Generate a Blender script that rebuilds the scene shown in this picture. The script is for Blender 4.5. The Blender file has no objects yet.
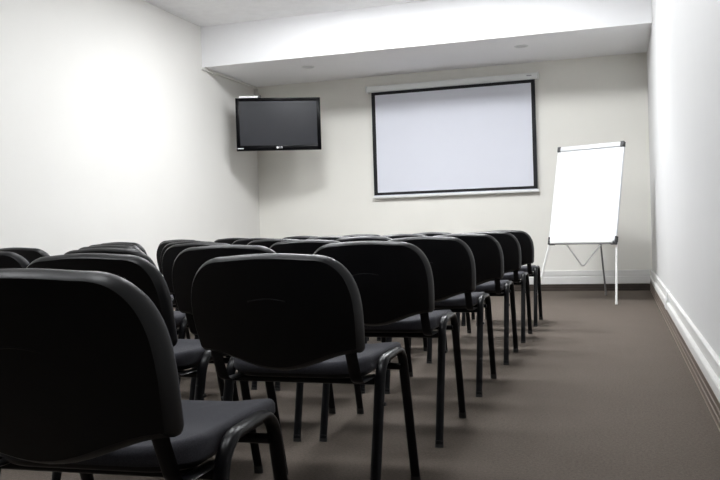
import bpy, bmesh, math, random
from mathutils import Vector, Matrix
random.seed(4)
SC = bpy.context.scene
COL = SC.collection

# ---------------------------------------------------------------- materials
def new_mat(name):
    m = bpy.data.materials.new(name); m.use_nodes = True
    nt = m.node_tree; b = nt.nodes['Principled BSDF']
    return m, nt, b

def noise_color(nt, b, c1, c2, scale, detail=4, coord='Object', rough=0.6):
    tc = nt.nodes.new('ShaderNodeTexCoord'); n = nt.nodes.new('ShaderNodeTexNoise')
    n.inputs['Scale'].default_value = scale; n.inputs['Detail'].default_value = detail
    n.inputs['Roughness'].default_value = rough
    r = nt.nodes.new('ShaderNodeValToRGB')
    r.color_ramp.elements[0].position = .3; r.color_ramp.elements[1].position = .7
    r.color_ramp.elements[0].color = (*c1, 1); r.color_ramp.elements[1].color = (*c2, 1)
    nt.links.new(tc.outputs[coord], n.inputs['Vector'])
    nt.links.new(n.outputs['Fac'], r.inputs['Fac'])
    nt.links.new(r.outputs['Color'], b.inputs['Base Color'])
    return tc, n, r

def bump(nt, b, tc, scale, strength, dist=.002, coord='Object'):
    n = nt.nodes.new('ShaderNodeTexNoise'); n.inputs['Scale'].default_value = scale
    n.inputs['Detail'].default_value = 3
    bp = nt.nodes.new('ShaderNodeBump'); bp.inputs['Strength'].default_value = strength
    bp.inputs['Distance'].default_value = dist
    nt.links.new(tc.outputs[coord], n.inputs['Vector'])
    nt.links.new(n.outputs['Fac'], bp.inputs['Height'])
    nt.links.new(bp.outputs['Normal'], b.inputs['Normal'])

def mat(name, col, rough=.5, var=.06, scale=6, metallic=0, spec=.5, bmp=None, sheen=0):
    m, nt, b = new_mat(name)
    c1 = tuple(max(0, c*(1-var)) for c in col); c2 = tuple(min(1, c*(1+var)) for c in col)
    tc, n, r = noise_color(nt, b, c1, c2, scale)
    b.inputs['Roughness'].default_value = rough; b.inputs['Metallic'].default_value = metallic
    b.inputs['Specular IOR Level'].default_value = spec
    if sheen:
        b.inputs['Sheen Weight'].default_value = sheen
        b.inputs['Sheen Roughness'].default_value = .4
    if bmp: bump(nt, b, tc, *bmp)
    return m

M = {}
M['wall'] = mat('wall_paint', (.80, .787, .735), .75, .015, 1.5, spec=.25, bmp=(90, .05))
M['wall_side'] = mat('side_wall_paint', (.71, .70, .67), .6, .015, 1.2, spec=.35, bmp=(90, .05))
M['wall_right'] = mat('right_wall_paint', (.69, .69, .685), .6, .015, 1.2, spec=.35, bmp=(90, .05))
M['ceiling'] = mat('ceiling_tile', (.94, .94, .945), .85, .03, 9, spec=.2, bmp=(60, .15))
M['bulkhead'] = mat('bulkhead_paint', (.89, .89, .90), .7, .01, 2, spec=.25)
M['rear'] = mat('dark_rear_wall', (.10, .085, .07), .7, .05, 2, spec=.2)
M['trunk'] = mat('white_plastic_trunking', (.68, .675, .655), .55, .03, 3)
M['duct'] = mat('cable_duct_plastic', (.72, .71, .68), .45, .03, 3)

def carpet():
    m, nt, b = new_mat('brown_carpet')
    tc, n, r = noise_color(nt, b, (.042, .034, .028), (.205, .172, .146), 90, 10, rough=.95)
    big = nt.nodes.new('ShaderNodeTexNoise'); big.inputs['Scale'].default_value = 3; big.inputs['Detail'].default_value = 6
    rr = nt.nodes.new('ShaderNodeMapRange'); rr.inputs['To Min'].default_value = .92; rr.inputs['To Max'].default_value = 1.08
    nt.links.new(tc.outputs['Object'], big.inputs['Vector']); nt.links.new(big.outputs['Fac'], rr.inputs['Value'])
    mx = nt.nodes.new('ShaderNodeMix'); mx.data_type = 'RGBA'; mx.blend_type = 'MULTIPLY'
    mx.inputs['Factor'].default_value = 1
    nt.links.new(r.outputs['Color'], mx.inputs['A']); nt.links.new(rr.outputs['Result'], mx.inputs['B'])
    nt.links.new(mx.outputs['Result'], b.inputs['Base Color'])
    b.inputs['Roughness'].default_value = .95; b.inputs['Specular IOR Level'].default_value = .1
    bump(nt, b, tc, 420, .6, .004)
    return m
M['carpet'] = carpet()

def wood_base():
    m, nt, b = new_mat('striped_wood_baseboard')
    tc = nt.nodes.new('ShaderNodeTexCoord'); sep = nt.nodes.new('ShaderNodeSeparateXYZ')
    nt.links.new(tc.outputs['Object'], sep.inputs['Vector'])
    r = nt.nodes.new('ShaderNodeValToRGB'); r.color_ramp.interpolation = 'CONSTANT'
    mr = nt.nodes.new('ShaderNodeMapRange'); mr.inputs['From Max'].default_value = .115
    nt.links.new(sep.outputs['Z'], mr.inputs['Value']); nt.links.new(mr.outputs['Result'], r.inputs['Fac'])
    e = r.color_ramp.elements; dk = (.13, .098, .078, 1); lt = (.36, .30, .25, 1)
    e[0].position = 0; e[0].color = lt; e[1].position = .12; e[1].color = dk
    for pz, c in ((.36, lt), (.42, dk), (.66, lt), (.72, dk)):
        k = e.new(pz); k.color = c
    n = nt.nodes.new('ShaderNodeTexNoise'); n.inputs['Scale'].default_value = 14
    mx = nt.nodes.new('ShaderNodeMix'); mx.data_type = 'RGBA'; mx.blend_type = 'OVERLAY'; mx.inputs['Factor'].default_value = .25
    nt.links.new(tc.outputs['Object'], n.inputs['Vector'])
    nt.links.new(r.outputs['Color'], mx.inputs['A']); nt.links.new(n.outputs['Fac'], mx.inputs['B'])
    nt.links.new(mx.outputs['Result'], b.inputs['Base Color']); b.inputs['Roughness'].default_value = .45
    return m
M['wood'] = wood_base()
M['dark_wood'] = mat('dark_brown_baseboard', (.045, .034, .027), .45, .2, 12)

M['black_plastic'] = mat('black_shell_plastic', (.0022, .0022, .0030), .40, .1, 12, spec=.30, bmp=(900, .08, .0005))
M['black_frame'] = mat('black_enamelled_steel', (.0035, .0035, .0045), .32, .08, 10, spec=.2)
M['fabric'] = mat('charcoal_fabric', (.050, .050, .059), .9, .25, 420, spec=.15, bmp=(700, .5, .001), sheen=.08)
M['rubber'] = mat('black_rubber', (.02, .02, .02), .7, .1, 20)
M['tv_bezel'] = mat('glossy_black_bezel', (.003, .003, .0035), .25, .1, 8, spec=.06)
M['tv_screen'] = mat('dark_screen', (.025, .026, .030), .25, .05, 3, spec=.25)
M['tv_back'] = mat('black_back_plastic', (.02, .02, .021), .5, .1, 8)
M['silver'] = mat('silver_badge', (.75, .75, .76), .3, .03, 10, metallic=.4)
M['steel'] = mat('dark_bracket_steel', (.05, .05, .052), .4, .1, 8, metallic=.6)
M['white_box'] = mat('white_device_plastic', (.86, .86, .85), .4, .02, 8)
M['fabric_white'] = mat('projection_fabric', (.68, .695, .76), .8, .01, 2, spec=.2)
M['border'] = mat('black_screen_border', (.012, .012, .014), .7, .1, 8, spec=.3)
M['casing'] = mat('white_casing', (.72, .73, .72), .45, .02, 4)
M['paper'] = mat('white_paper', (.80, .82, .86), .8, .01, 2, spec=.2)
M['alu'] = mat('pale_aluminium', (.72, .73, .75), .35, .03, 6, metallic=.15)
M['clamp'] = mat('brushed_clamp_bar', (.56, .57, .58), .4, .04, 8, metallic=.2)
M['grey_shaded_leg'] = mat('grey_steel_shaded_leg', (.30, .30, .30), .4, .05, 8, metallic=.3)  # rear easel leg's shade painted into the grey; plain grey for badge and rail
M['white_leg'] = mat('white_steel_leg', (.80, .80, .78), .4, .03, 8)
M['downlight'] = mat('frosted_lamp_lens', (.60, .60, .62), .4, .03, 10)
M['cord'] = mat('white_cord', (.88, .88, .87), .5, .03, 20)

def emission(name, col, s):
    m = bpy.data.materials.new(name); m.use_nodes = True; nt = m.node_tree
    nt.nodes.clear(); e = nt.nodes.new('ShaderNodeEmission'); o = nt.nodes.new('ShaderNodeOutputMaterial')
    e.inputs['Color'].default_value = (*col, 1); e.inputs['Strength'].default_value = s
    nt.links.new(e.outputs[0], o.inputs[0]); return m

# ---------------------------------------------------------------- mesh helpers
def obj(name, bm, m, parent=None, smooth=False, auto=None):
    bmesh.ops.recalc_face_normals(bm, faces=bm.faces[:])
    me = bpy.data.meshes.new(name); bm.to_mesh(me); bm.free()
    me.materials.append(m)
    if smooth:
        for p in me.polygons: p.use_smooth = True
        if auto is not None: me.set_sharp_from_angle(angle=math.radians(auto))
    o = bpy.data.objects.new(name, me); COL.objects.link(o)
    if parent: o.parent = parent
    return o

def tag(o, label, cat, group=None):
    o['label'] = label; o['category'] = cat
    if group: o['group'] = group
    return o

def struct(name, bm, m, label=None, cat=None, **k):
    o = obj(name, bm, m, **k); o['kind'] = 'structure'
    if label: o['label'] = label
    if cat: o['category'] = cat
    return o

def thing(name, label, cat, loc=(0, 0, 0), rz=0, group=None):
    o = bpy.data.objects.new(name, None); COL.objects.link(o)
    o.empty_display_size = .1
    o.location = loc; o.rotation_euler = (0, 0, rz)
    return tag(o, label, cat, group)

def add_box(bm, lo, hi, bev=0, seg=2):
    lo, hi = Vector(lo), Vector(hi)
    r = bmesh.ops.create_cube(bm, size=1)
    vs = r['verts']
    for v in vs: v.co = Vector(lo[i] + (v.co[i]+.5)*(hi[i]-lo[i]) for i in range(3))
    if bev:
        es = set(e for v in vs for e in v.link_edges)
        bmesh.ops.bevel(bm, geom=list(es), offset=bev, segments=seg, affect='EDGES', profile=.5)
    return bm

def box(lo, hi, bev=0, seg=2):
    return add_box(bmesh.new(), lo, hi, bev, seg)

def sweep(bm, pts, side, ru, rv, n=12, cap=True):
    """sweep an ellipse along pts; side = roughly constant axis for ru; rv in the bending plane"""
    pts = [Vector(p) for p in pts]; side = Vector(side).normalized(); rings = []
    for i, p in enumerate(pts):
        a = pts[max(i-1, 0)]; c = pts[min(i+1, len(pts)-1)]
        t = (c-a).normalized()
        s = (side - t*side.dot(t)).normalized(); nn = t.cross(s).normalized()
        # widen at mitred corners
        k = 1.0
        if 0 < i < len(pts)-1:
            t1 = (p-a).normalized(); k = 1/max(.6, t1.dot(t))
        rings.append([bm.verts.new(p + s*ru*math.cos(2*math.pi*j/n) + nn*rv*k*math.sin(2*math.pi*j/n)) for j in range(n)])
    for a, b in zip(rings, rings[1:]):
        for j in range(n): bm.faces.new((a[j], a[(j+1) % n], b[(j+1) % n], b[j]))
    if cap:
        bm.faces.new(rings[0][::-1]); bm.faces.new(rings[-1])
    return bm

def fillet(pts, rads, n=8):
    out = [Vector(pts[0])]
    for i in range(1, len(pts)-1):
        p = Vector(pts[i]); a = (Vector(pts[i-1])-p); c = (Vector(pts[i+1])-p)
        la, lc = a.length, c.length; a.normalize(); c.normalize()
        ang = a.angle(c); r = rads[i-1]; d = min(r/math.tan(ang/2), la*.49 if i > 1 else la*.9, lc*.49 if i < len(pts)-2 else lc*.9)
        r = d*math.tan(ang/2)
        cen = p + (a+c).normalized()*(r/math.sin(ang/2))
        s = (p+a*d)-cen; e = (p+c*d)-cen
        tot = s.angle(e); ax = s.cross(e).normalized()
        for k in range(n+1):
            out.append(cen + Matrix.Rotation(tot*k/n, 3, ax) @ s)
    out.append(Vector(pts[-1])); return out

def rings_mesh(bm, rings, closed_ends=True):
    vr = [[bm.verts.new(p) for p in r] for r in rings]; n = len(vr[0])
    for a, b in zip(vr, vr[1:]):
        for j in range(n): bm.faces.new((a[j], a[(j+1) % n], b[(j+1) % n], b[j]))
    if closed_ends:
        bm.faces.new(vr[0][::-1]); bm.faces.new(vr[-1])
    return bm

def inset2(poly, d):
    n = len(poly); out = []
    for i in range(n):
        p0, p1, p2 = poly[i-1], poly[i], poly[(i+1) % n]
        e1 = (p1[0]-p0[0], p1[1]-p0[1]); e2 = (p2[0]-p1[0], p2[1]-p1[1])
        l1 = math.hypot(*e1) or 1e-9; l2 = math.hypot(*e2) or 1e-9
        nx = -(e1[1]/l1+e2[1]/l2); ny = (e1[0]/l1+e2[0]/l2); l = math.hypot(nx, ny) or 1e-9
        out.append((p1[0]+nx/l*d, p1[1]+ny/l*d))
    return out

# ---------------------------------------------------------------- the room
XL, XR, YB, YF, YR = -4.6122, .3877, 10.1105, 8.6316, -3.2
ZC, ZS = 3.2609, 2.7848
T = .12
struct('floor', box((XL-T, YR-T, -.1), (XR+T, YB+T, 0)), M['carpet'])
struct('ceiling', box((XL-T, YR-T, ZC), (XR+T, YB+T, ZC+.1)), M['ceiling'])
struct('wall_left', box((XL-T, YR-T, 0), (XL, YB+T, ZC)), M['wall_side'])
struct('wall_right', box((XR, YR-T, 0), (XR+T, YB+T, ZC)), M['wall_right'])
struct('wall_back', box((XL, YB, 0), (XR, YB+T, ZC)), M['wall'])
struct('wall_front', box((XL, YR-T, 0), (XR, YR, ZC)), M['rear'])
struct('trim_1', box((XL, YF, ZS), (XR, YB, ZC)), M['bulkhead'],
       'white lowered ceiling bulkhead above the projector screen', 'bulkhead')

def run(profile, p0, p1, inward):
    """extrude a (depth, z) profile between two points on a wall"""
    p0, p1, inward = Vector(p0), Vector(p1), Vector(inward)
    bm = bmesh.new()
    return rings_mesh(bm, [[p + inward*d + Vector((0, 0, z)) for d, z in profile] for p in (p0, p1)])

def base_prof(h, d=.028):
    return [(0, 0), (d, 0), (d, h*.30), (d-.004, h*.33), (d, h*.36), (d, h*.64), (d-.004, h*.67), (d, h*.70), (d, h-.002), (0, h-.002)]
def trunk_prof(h, r0, r1, top):
    return [(0, h), (.027, h), (.030, h+.004), (.030, r0-.006), (.026, r0), (.009, r0+.001), (.009, r1), (.018, r1+.002), (.018, top-.005), (.013, top), (0, top)]
RT = (.115, .172, .214, .250); BT = (.082, .170, .184, .244)
struct('baseboard_back', run(base_prof(BT[0]), (XL+.029, YB, 0), (XR-.029, YB, 0), (0, -1, 0)), M['dark_wood'])
struct('baseboard_right', run(base_prof(RT[0]), (XR, YR, 0), (XR, YB, 0), (-1, 0, 0)), M['wood'])
struct('baseboard_left', run(base_prof(RT[0]), (XL, YR, 0), (XL, YB, 0), (1, 0, 0)), M['wood'])
struct('trim_2', run(trunk_prof(*BT), (XL+.031, YB, 0), (XR-.031, YB, 0), (0, -1, 0)), M['trunk'],
       'white cable trunking along the foot of the screen wall', 'cable trunking')
struct('trim_3', run(trunk_prof(*RT), (XR, YR, 0), (XR, YB, 0), (-1, 0, 0)), M['trunk'],
       'white cable trunking along the foot of the right wall', 'cable trunking')
struct('trim_4', run(trunk_prof(*RT), (XL, YR, 0), (XL, YB, 0), (1, 0, 0)), M['trunk'],
       'white cable trunking along the foot of the left wall', 'cable trunking')
cp = [(0, .116), (.034, .116), (.034, .178), (.026, .200), (.022, .254), (0, .254)]
struct('trim_5', run(cp, (XR, 6.78, 0), (XR, 7.0, 0), (-1, 0, 0)), M['casing'],
       'white joint cover on the right wall cable trunking', 'trunking joint')

# thin duct under the bulkhead on the left wall, then down in the corner behind the television
bm = bmesh.new()
add_box(bm, (XL, YF-.02, ZS-.030), (XL+.034, YB-.001, ZS-.002), .004)
add_box(bm, (XL+.001, YB-.045, 1.95), (XL+.06, YB, ZS-.031), .006)
struct('trim_6', bm, M['duct'], 'thin white cable duct under the bulkhead on the left wall', 'cable duct')

# flush round downlights (switched off) in the bulkhead soffit
for k, (x, y) in enumerate(((-3.48, 9.16), (-.953, 9.13))):
    t = thing('downlight', ('unlit round downlight in the bulkhead underside above the television',
                            'unlit round downlight in the bulkhead underside above the projector screen')[k], 'ceiling light',
              (x, y, ZS), 0, 'unlit downlights in the bulkhead')
    bm = bmesh.new(); n = 32
    prof = [(.062, -.0005), (.062, -.004), (.066, -.006), (.074, -.005), (.078, -.0005)]
    rg = [[Vector((r*math.cos(2*math.pi*j/n), r*math.sin(2*math.pi*j/n), z)) for j in range(n)] for r, z in prof]
    rings_mesh(bm, rg, False); obj('trim_ring', bm, M['casing'], t, True, 40)
    bm = bmesh.new(); bmesh.ops.create_cone(bm, cap_ends=True, segments=32, radius1=.055, radius2=.061, depth=.003,
                                            matrix=Matrix.Translation((0, 0, -.002)))
    obj('lens', bm, M['downlight'], t)

# ---------------------------------------------------------------- chairs
def side_frame_pts(x):
    raw = [(x, .0, .012), (x, .125, .462), (x, .352, .466), (x, .484, .012)]
    return fillet(raw, (.075, .075), 9)

def back_outline(W=.242, H=.328):
    pts = []
    # counter clockwise in (u, v): bottom centre -> right -> top -> left
    dip = .054
    half = []
    nb = 10
    for i in range(nb):
        u = (W-.028)*i/(nb-1)
        half.append((u, dip*(1-math.cos(math.pi*min(1, u/(W-.012))))/2*1.0))
    rc = .022; cx, cy = W-.006-rc, dip+rc*.9
    for k in range(1, 6):
        a = -math.pi/2 + math.pi/2*k/5
        half.append((cx+rc*math.cos(a), cy+rc*math.sin(a)))
    half.append((W-.002, .120)); half.append((W, .155))
    rx, rz = .125, .158; cx, cy = W-rx, H-.006-rz
    for k in range(0, 15):
        a = math.pi/2*k/14
        e = 2/2.4
        half.append((cx+rx*math.cos(a)**e, cy+rz*math.sin(a)**e))
    for k in range(1, 4):
        half.append((cx*(1-k/4), H-.006+.006*math.sin(math.pi/2*k/4)))
    half.append((0, H))
    left = [(-u, v) for u, v in half[1:-1]][::-1]
    return half + left

OUT = back_outline()
TOPY, BOTY, Z0 = -.146, -.060, .455     # rear face at top / bottom
def back_pt(u, v, off):
    """off = distance forward of the rear face"""
    f = v/.328
    y = BOTY + (TOPY-BOTY)*f + .016*math.sin(math.pi*f) * -1 + .022*(abs(u)/.242)**2.2
    return Vector((u, y+off, Z0 + v*.99))

def shrink(poly, s):
    cx, cy = 0, .165
    return [(cx+(u-cx)*s, cy+(v-cy)*s) for u, v in poly]

def backrest_shell():
    bm = bmesh.new(); rg = []
    e = inset2(OUT, .0005)
    rg.append([back_pt(u, v, .034) for u, v in inset2(e, .006)])
    rg.append([back_pt(u, v, .034) for u, v in e])
    for ins, dep in ((0, .030), (.0006, .0255), (.0017, .0210), (.0034, .0165), (.0055, .0120), (.0080, .0075), (.0108, .0034), (.0135, .0006)):
        rg.append([back_pt(u, v, dep) for u, v in inset2(e, ins)])
    last = inset2(e, .0150)
    for s in (.9, .72, .5, .28, .1):
        rg.append([back_pt(u, v, 0) for u, v in shrink(last, s)])
    return rings_mesh(bm, rg)

def back_cushion():
    bm = bmesh.new(); rg = []
    rg.append([back_pt(u, v, .0345) for u, v in inset2(OUT, .016)])
    rg.append([back_pt(u, v, .0355) for u, v in inset2(OUT, .005)])
    for k in range(0, 7):
        a = math.pi/2*k/6
        rg.append([back_pt(u, v, .038+.026*math.sin(a)) for u, v in inset2(OUT, .004+.022*(1-math.cos(a)))])
    last = inset2(OUT, .026)
    for s, b in ((.85, .003), (.6, .007), (.35, .009), (.12, .010)):
        rg.append([back_pt(u, v, .064+b) for u, v in shrink(last, s)])
    return rings_mesh(bm, rg)

def seat_outline(W=.209, y0=.035, y1=.475):
    pts = []
    def corner(cx, cy, rx, ry, a0):
        for k in range(9):
            a = a0 + math.pi/2*k/8
            pts.append((cx+rx*math.cos(a), cy+ry*math.sin(a)))
    corner(W-.055, y1-.05, .055, .05, 0)
    corner(-W+.055, y1-.05, .055, .05, math.pi/2)
    corner(-W+.10, y0+.075, .10, .075, math.pi)
    corner(W-.10, y0+.075, .10, .075, 3*math.pi/2)
    return pts
SO = seat_outline()
def seat_z(x, y):   # slightly dished, waterfall front, rising a touch at the sides
    z = .018*(abs(x)/.21)**2.2 - .010
    if y > .36: z -= .022*((y-.36)/.115)**2
    return z
def seat_pad():
    bm = bmesh.new(); rg = []
    def ring(ins, z, w):
        return [Vector((x, y, z+seat_z(x, y)*w)) for x, y in inset2(SO, ins)]
    rg.append(ring(.02, .434, .15)); rg.append(ring(.004, .435, .15)); rg.append(ring(0, .441, .25))
    rg.append(ring(0, .456, .7))
    for k in range(1, 6):
        a = math.pi/2*k/5
        rg.append(ring(.016*(1-math.cos(a)), .456+.017*math.sin(a), .7+.3*k/5))
    for s in (.8, .6, .35, .12):
        rg.append([Vector((x*s, .26+(y-.26)*s, .473+.002+seat_z(x*s, .26+(y-.26)*s))) for x, y in inset2(SO, .016)])
    return rings_mesh(bm, rg)
def seat_pan():
    bm = bmesh.new(); rg = []
    for ins, z in ((.05, .418), (.022, .420), (.012, .426), (.010, .4345), (.03, .4350)):
        rg.append([Vector((x, y, z)) for x, y in inset2(SO, ins)])
    return rings_mesh(bm, rg)

def make_chair():
    t = thing('conference_chair', '', 'chair', (0, 0, 0), 0, 'black stacking chairs set out in rows')
    obj('seat', seat_pad(), M['fabric'], t, True, 50)
    obj('seat_pan', seat_pan(), M['black_plastic'], t, True, 50)
    sh = obj('backrest_shell', backrest_shell(), M['black_plastic'], t, True, 24)
    obj('back_cushion', back_cushion(), M['fabric'], t, True, 60)
    # embossed arch on the rear of the shell
    bm = bmesh.new(); pts = []
    for k in range(13):
        u = -.052+.104*k/12
        pts.append(back_pt(u, .200+.007*math.cos(math.pi/2*u/.052), .0005))
    sweep(bm, pts, (0, 1, 0), .0022, .0016, 8); obj('embossed_arch', bm, M['black_plastic'], sh, True)
    for s in (-1, 1):
        x = s*.230
        fr = obj('side_frame', sweep(bmesh.new(), side_frame_pts(x), (1, 0, 0), .0155, .0095, 14), M['black_frame'], t, True, 50)
        for y, dy in ((0, .0011), (.484, -.0011)):
            bm = bmesh.new()
            sweep(bm, [(x, y, .0003), (x, y+dy*4, .0262)], (1, 0, 0), .0162, .0102, 14)
            obj('foot_cap', bm, M['rubber'], fr, True, 50)
        bm = bmesh.new(); bmesh.ops.create_cone(bm, cap_ends=True, segments=14, radius1=.006, radius2=.005, depth=.006,
            matrix=Matrix.Translation((x+s*.017, .0925, .345)) @ Matrix.Rotation(s*math.pi/2, 4, 'Y'))
        obj('stacking_bumper', bm, M['rubber'], fr, True, 50)
        xb = s*.196
        raw = [(xb, -.066, .60), (xb, -.034, .500), (xb, .006, .418), (xb, .16, .4125)]
        obj('back_bracket', sweep(bmesh.new(), fillet(raw, (.05, .04), 6), (1, 0, 0), .0165, .0035, 10), M['black_frame'], t, True, 50)
    for y in (.118, .360):
        bm = bmesh.new(); sweep(bm, [(-.224, y, .404), (.224, y, .404)], (0, 1, 0), .0105, .0105, 14)
        obj('crossbar', bm, M['black_frame'], t, True, 50)
    return t

def dup(root):
    r = root.copy(); COL.objects.link(r)
    for ch in list(root.children):
        c = ch.copy(); COL.objects.link(c); c.parent = r
        for g in ch.children:
            d = g.copy(); COL.objects.link(d); d.parent = c
    return r

X0, Y0, DX, DY = -.8661, 1.1382, .5408, .9107
# (column from the aisle, row from the camera): small shifts of each chair from a strict grid
SH = {
 (0,0):(-.020,0,.05),(0,1):(0,0,0),(0,2):(-.014,0,0),(0,3):(-.012,0,0),(0,4):(0,0,0),(0,5):(0,0,0),(0,6):(0,0,0),
 (1,1):(-.012,0,0),(1,2):(-.035,-.03,.05),(1,3):(-.06,0,0),(1,4):(-.05,0,0),(1,5):(-.04,0,0),(1,6):(-.04,0,0),
 (2,2):(-.06,0,0),(2,3):(-.11,0,0),(2,4):(-.08,0,0),(2,5):(-.05,0,0),(2,6):(-.10,0,0),
 (3,2):(-.12,0,0),(3,3):(-.13,0,0),(3,4):(-.13,0,0),(3,5):(-.09,0,0),(3,6):(-.09,0,0),
 (4,3):(-.19,0,0),(4,4):(-.19,0,0),(4,5):(-.18,0,0),(4,6):(-.19,0,0),
 (5,5):(-.21,0,0),(5,6):(-.19,0,0),
}
ordn = ['first', 'second', 'third', 'fourth', 'fifth', 'sixth', 'seventh']
rowname = ['row nearest the camera', 'second row from the camera', 'third row from the camera', 'middle of the seven rows', 'third row from the screen wall',
           'second row from the screen wall', 'front row by the screen wall']
colname = ['at the right aisle end', 'second from the right aisle', 'third from the right aisle', 'fourth from the right aisle',
           'fifth from the right aisle', 'sixth from the right aisle']
proto = None
for (c, r), (dx, dy, rz) in SH.items():
    if proto is None: proto = o = make_chair()
    else: o = dup(proto)
    o.location = (X0 - DX*c + dx, Y0 + DY*r + dy, 0); o.rotation_euler = (0, 0, rz)
    if (c, r) == (0, 1): o.scale = (1, 1, .985)
    o['label'] = 'black padded chair, %s, %s' % (colname[c], rowname[r])

# ---------------------------------------------------------------- projector screen
sL, sR, sT, sB = -2.9629, -.8969, 2.5684, 1.2475
ys = YB-.055
t = thing('projector_screen', 'large white pull-down projector screen with black border on the far wall', 'projector screen', (-1.93, YB, sB))
def rel(t, bm):
    bmesh.ops.translate(bm, verts=bm.verts[:], vec=-Vector(t.location)); return bm
bm = box((-3.005, YB-.105, 2.572), (-.868, YB-.002, 2.645), .012, 3); obj('casing', rel(t, bm), M['casing'], t, True, 40)
for x0, x1 in ((-3.025, -3.004), (-.869, -.850)):
    obj('end_cap', rel(t, box((x0, YB-.11, 2.567), (x1, YB-.002, 2.650), .006)), M['casing'], t)
obj('screen_fabric', rel(t, box((sL, ys-.001, sB-.02), (sR, ys+.001, 2.60))), M['fabric_white'], t)
bm = bmesh.new(); bw = .048
add_box(bm, (sL, ys-.0030, sB), (sL+bw, ys-.0011, sT)); add_box(bm, (sR-bw, ys-.0030, sB), (sR, ys-.0011, sT))
add_box(bm, (sL+bw, ys-.0030, sB), (sR-bw, ys-.0011, sB+.034)); add_box(bm, (sL+bw, ys-.0030, sT-.038), (sR-bw, ys-.0011, sT))
obj('black_border', rel(t, bm), M['border'], t)
obj('bottom_bar', rel(t, box((sL-.015, ys-.014, sB-.040), (sR+.015, ys+.014, sB-.012), .006)), M['casing'], t, True, 40)
obj('badge', rel(t, box((-.99, YB-.107, 2.605), (-.93, YB-.104, 2.618))), M['grey_shaded_leg'], t)

# ---------------------------------------------------------------- television
tv = thing('television', 'black flat television mounted high in the left corner', 'television', (-3.904, 9.204, 2.134), .417)
W, Hh = 1.03, .64
bm = bmesh.new()
b_s, b_t, b_b = .045, .040, .062
add_box(bm, (-W/2, -.022, -Hh/2), (-W/2+b_s, .03, Hh/2), .006); add_box(bm, (W/2-b_s, -.022, -Hh/2), (W/2, .03, Hh/2), .006)
add_box(bm, (-W/2+b_s-.006, -.022, Hh/2-b_t), (W/2-b_s+.006, .03, Hh/2), .006)
add_box(bm, (-W/2+b_s-.006, -.022, -Hh/2), (W/2-b_s+.006, .03, -Hh/2+b_b), .006)
obj('bezel', bm, M['tv_bezel'], tv, True, 40)
obj('screen', box((-W/2+b_s-.004, -.014, -Hh/2+b_b-.004), (W/2-b_s+.004, .012, Hh/2-b_t+.004)), M['tv_screen'], tv)
bm = bmesh.new()
rings_mesh(bm, [[Vector((x*s, y, z*s2)) for x, z in ((-.5, -.31), (.5, -.31), (.5, .31), (-.5, .31))] for s, s2, y in ((1, 1, .028), (.98, .96, .05), (.78, .72, .10))])
obj('rear_housing', bm, M['tv_back'], tv)
cu = bpy.data.curves.new('logo_text', 'FONT'); cu.body = 'LG'; cu.size = .034; cu.align_x = 'LEFT'; cu.align_y = 'CENTER'; cu.extrude = .0008
to = bpy.data.objects.new('logo_text', cu); COL.objects.link(to)
me = bpy.data.meshes.new_from_object(to.evaluated_get(bpy.context.evaluated_depsgraph_get()))
bpy.data.objects.remove(to)
bm = bmesh.new(); bm.from_mesh(me)
bmesh.ops.rotate(bm, verts=bm.verts[:], cent=(0, 0, 0), matrix=Matrix.Rotation(math.pi/2, 3, 'X'))
bmesh.ops.translate(bm, verts=bm.verts[:], vec=(.0, -.0228, -Hh/2+.034))
bmesh.ops.create_cone(bm, cap_ends=True, segments=20, radius1=.014, radius2=.014, depth=.002,
    matrix=Matrix.Translation((-.020, -.0228, -Hh/2+.034)) @ Matrix.Rotation(math.pi/2, 4, 'X'))
obj('logo', bm, M['silver'], tv)
obj('sticker', box((-W/2+.012, -.0235, -Hh/2+.022), (-W/2+.085, -.0221, -Hh/2+.034)), M['silver'], tv)
bm = bmesh.new()
add_box(bm, (-.16, .098, -.16), (.16, .118, .16), .004)
add_box(bm, (-.04, .11, -.05), (.04, .16, .05), .004)
obj('mount_plate', bm, M['steel'], tv)
bm = bmesh.new()
inv = Matrix.Rotation(-.417, 3, 'Z')
def tvl(p): return inv @ (Vector(p) - Vector(tv.location))
endp = tvl((XL+.02, 9.95, 2.13))
sweep(bm, [(0, .15, 0), endp], (0, 0, 1), .022, .022, 10)
obj('mount_arm', bm, M['steel'], tv)
tp = bmesh.new(); add_box(tp, (XL, 9.86, 2.03), (XL+.025, 10.04, 2.23), .003)
for v in tp.verts: v.co = tvl(v.co)
obj('wall_plate', tp, M['steel'], tv)
# small white receiver lying on the television
bx = thing('receiver_box', 'small flat white box lying on top of the wall television', 'receiver',
           (Vector((-3.904, 9.204, 2.454+.0005)) + Matrix.Rotation(.417, 3, 'Z') @ Vector((-.355, .0, 0))), .417)
obj('housing', box((-.115, -.018, 0), (.115, .085, .026), .005), M['white_box'], bx)
bm = bmesh.new(); sweep(bm, fillet([(.11, .075, .013), (.15, .085, .035), (.15, .35, .05), (.10, .55, .20)], (.03, .05), 5), (0, 0, 1), .006, .006, 8)
obj('plug', box((.112, .045, .003), (.150, .085, .040), .004), M['tv_back'], bx)

# ---------------------------------------------------------------- flipchart easel
a, tl, W, Hh = -.401, .27, .745, 1.065
FC = Vector((-.348, 8.66, 0)); zb = .606
fc = thing('flipchart_easel', 'white flipchart easel with blank paper pad standing in the right corner', 'flipchart', FC, a)
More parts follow.
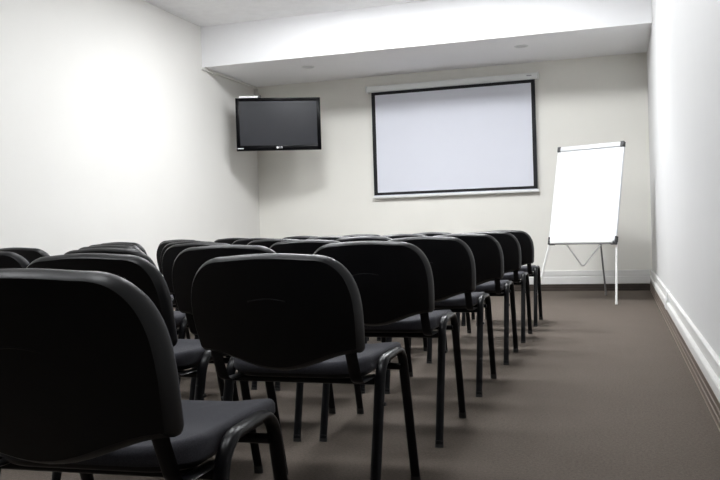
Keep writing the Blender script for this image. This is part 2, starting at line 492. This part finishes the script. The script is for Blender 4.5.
# local frame: x right, y away from viewer, z up; board leans back by tl
def bp(x, y, z):  # board coordinates -> local
    return Vector((x, y*math.cos(tl) + z*math.sin(tl), zb + z*math.cos(tl) - y*math.sin(tl)))
def bboard(lo, hi, bev=0):
    bm = box(lo, hi, bev)
    for v in bm.verts: v.co = bp(*v.co)
    return bm
obj('board', bboard((-W/2+.004, .006, .01), (W/2-.004, .024, Hh-.01), .003), M['alu'], fc)
obj('paper_pad', bboard((-W/2+.006, -.006, .028), (W/2-.006, .0055, Hh-.046), .001), M['paper'], fc)
obj('clamp_bar', bboard((-W/2+.018, -.022, Hh-.050), (W/2-.018, .005, Hh+.003), .008), M['clamp'], fc, True, 40)
for s in (-1, 1):
    x = s*(W/2-.022)
    obj('clamp_corner', bboard((x-.020, -.024, Hh-.052), (x+.020, .028, Hh+.006), .006), M['tv_back'], fc)
    bm = bboard((x-.045 if s > 0 else x-.022, -.022, -.012), (x+.022 if s > 0 else x+.045, .028, .012), .004)
    xx = s*(W/2-.006)
    bm2 = bboard((xx-.01, -.014, .010), (xx+.01, .028, .070), .003)
    me = bpy.data.meshes.new('tmp'); bm2.to_mesh(me); bm2.free(); bm.from_mesh(me); bpy.data.meshes.remove(me)
    obj('tray_corner', bm, M['tv_back'], fc)
obj('pen_tray', bboard((-W/2+.03, -.030, .000), (W/2-.03, .006, .026), .004), M['casing'], fc)
obj('tray_rail', bboard((-W/2+.03, -.024, -.010), (W/2-.03, .010, -.001), .002), M['grey_shaded_leg'], fc)
iv = Matrix.Rotation(-a, 3, 'Z')
def loc(p): return iv @ (Vector(p) - FC)
def leg(top, foot, m, r=.011):
    bm = sweep(bmesh.new(), [top, top.lerp(foot, .5), foot], (1, 0, 0), r, r, 12)
    l = obj('leg', bm, m, fc, True, 50)
    d = (top-foot).normalized()
    obj('foot_cap', sweep(bmesh.new(), [foot - d*foot.z/d.z*.98, foot + d*.02], (1, 0, 0), r+.002, r+.002, 12), m, l, True, 50)
fR = loc((-.0193, 8.402, .012)); leg(bp(W/2-.05, .036, .40), fR, M['white_leg'])
fL = loc((-.842, 8.80, .012)); leg(bp(-W/2+.055, .036, .40), fL, M['white_leg'])
rF = loc((-.131, 9.49, .012)); rT = bp(.02, .036, .85); leg(rT, rF, M['grey_shaded_leg'], .010)  # rear leg: shade behind the board is put into its darker grey
bm = bmesh.new()
A0 = bp(-.18, .03, .0); B0 = rT.lerp(rF, (rT.z-.57)/(rT.z-rF.z)); MID = A0.lerp(B0, .45) + Vector((0, 0, -.24))
sweep(bm, fillet([A0, MID, B0], (.05,), 8), (0, 1, 0), .0078, .0078, 8)
obj('stay_cord', bm, M['cord'], fc, True)

# ---------------------------------------------------------------- ceiling lights (flush panels)
LSTR = 75.0
LMS = {y: emission('panel_light', (.955, .975, 1.0), LSTR*k) for y, k in ((7.15, 1.22), (4.3, .44), (1.5, .32))}
LP = [(x, y) for y in (7.15, 4.3, 1.5) for x in (-2.75, -1.25)]
for k, (x, y) in enumerate(LP):
    t = thing('ceiling_light', 'square lit panel lamp on the ceiling above the chairs', 'ceiling light', (x, y, ZC), 0, 'lit ceiling panels')
    bm = bmesh.new(); w = .30
    for lo, hi in (((-w, -w), (-w+.02, w)), ((w-.02, -w), (w, w)), ((-w+.02, -w), (w-.02, -w+.02)), ((-w+.02, w-.02), (w-.02, w))):
        add_box(bm, (*lo, -.012), (*hi, -.0005))
    obj('frame', bm, M['casing'], t)
    obj('diffuser', box((-w+.021, -w+.021, -.032), (w-.021, w-.021, -.001)), LMS[y], t)

# ---------------------------------------------------------------- world and camera
w = bpy.data.worlds.new('World'); SC.world = w; w.use_nodes = True
w.node_tree.nodes['Background'].inputs[0].default_value = (.5, .5, .5, 1)
w.node_tree.nodes['Background'].inputs[1].default_value = .05
cd = bpy.data.cameras.new('Camera'); cam = bpy.data.objects.new('Camera', cd); COL.objects.link(cam)
cd.sensor_width = 36; cd.lens = 813.0453/720*36; cd.clip_start = .05
yaw, pitch, roll, H = -.30590, -.0135, -.0307, .823
cy, sy, cpp, spp = math.cos(yaw), math.sin(yaw), math.cos(pitch), math.sin(pitch)
fw = Vector((sy*cpp, cy*cpp, spp)); rt = Vector((cy, -sy, 0)); up = rt.cross(fw)
r2 = rt*math.cos(roll) + up*math.sin(roll); u2 = -rt*math.sin(roll) + up*math.cos(roll)
cam.matrix_world = Matrix(((r2.x, u2.x, -fw.x, 0), (r2.y, u2.y, -fw.y, 0), (r2.z, u2.z, -fw.z, H), (0, 0, 0, 1)))
SC.camera = cam
vs = SC.view_settings
vs.view_transform = 'Standard'; vs.look = 'None'; vs.gamma = 1; vs.use_curve_mapping = False
vs.exposure = 0
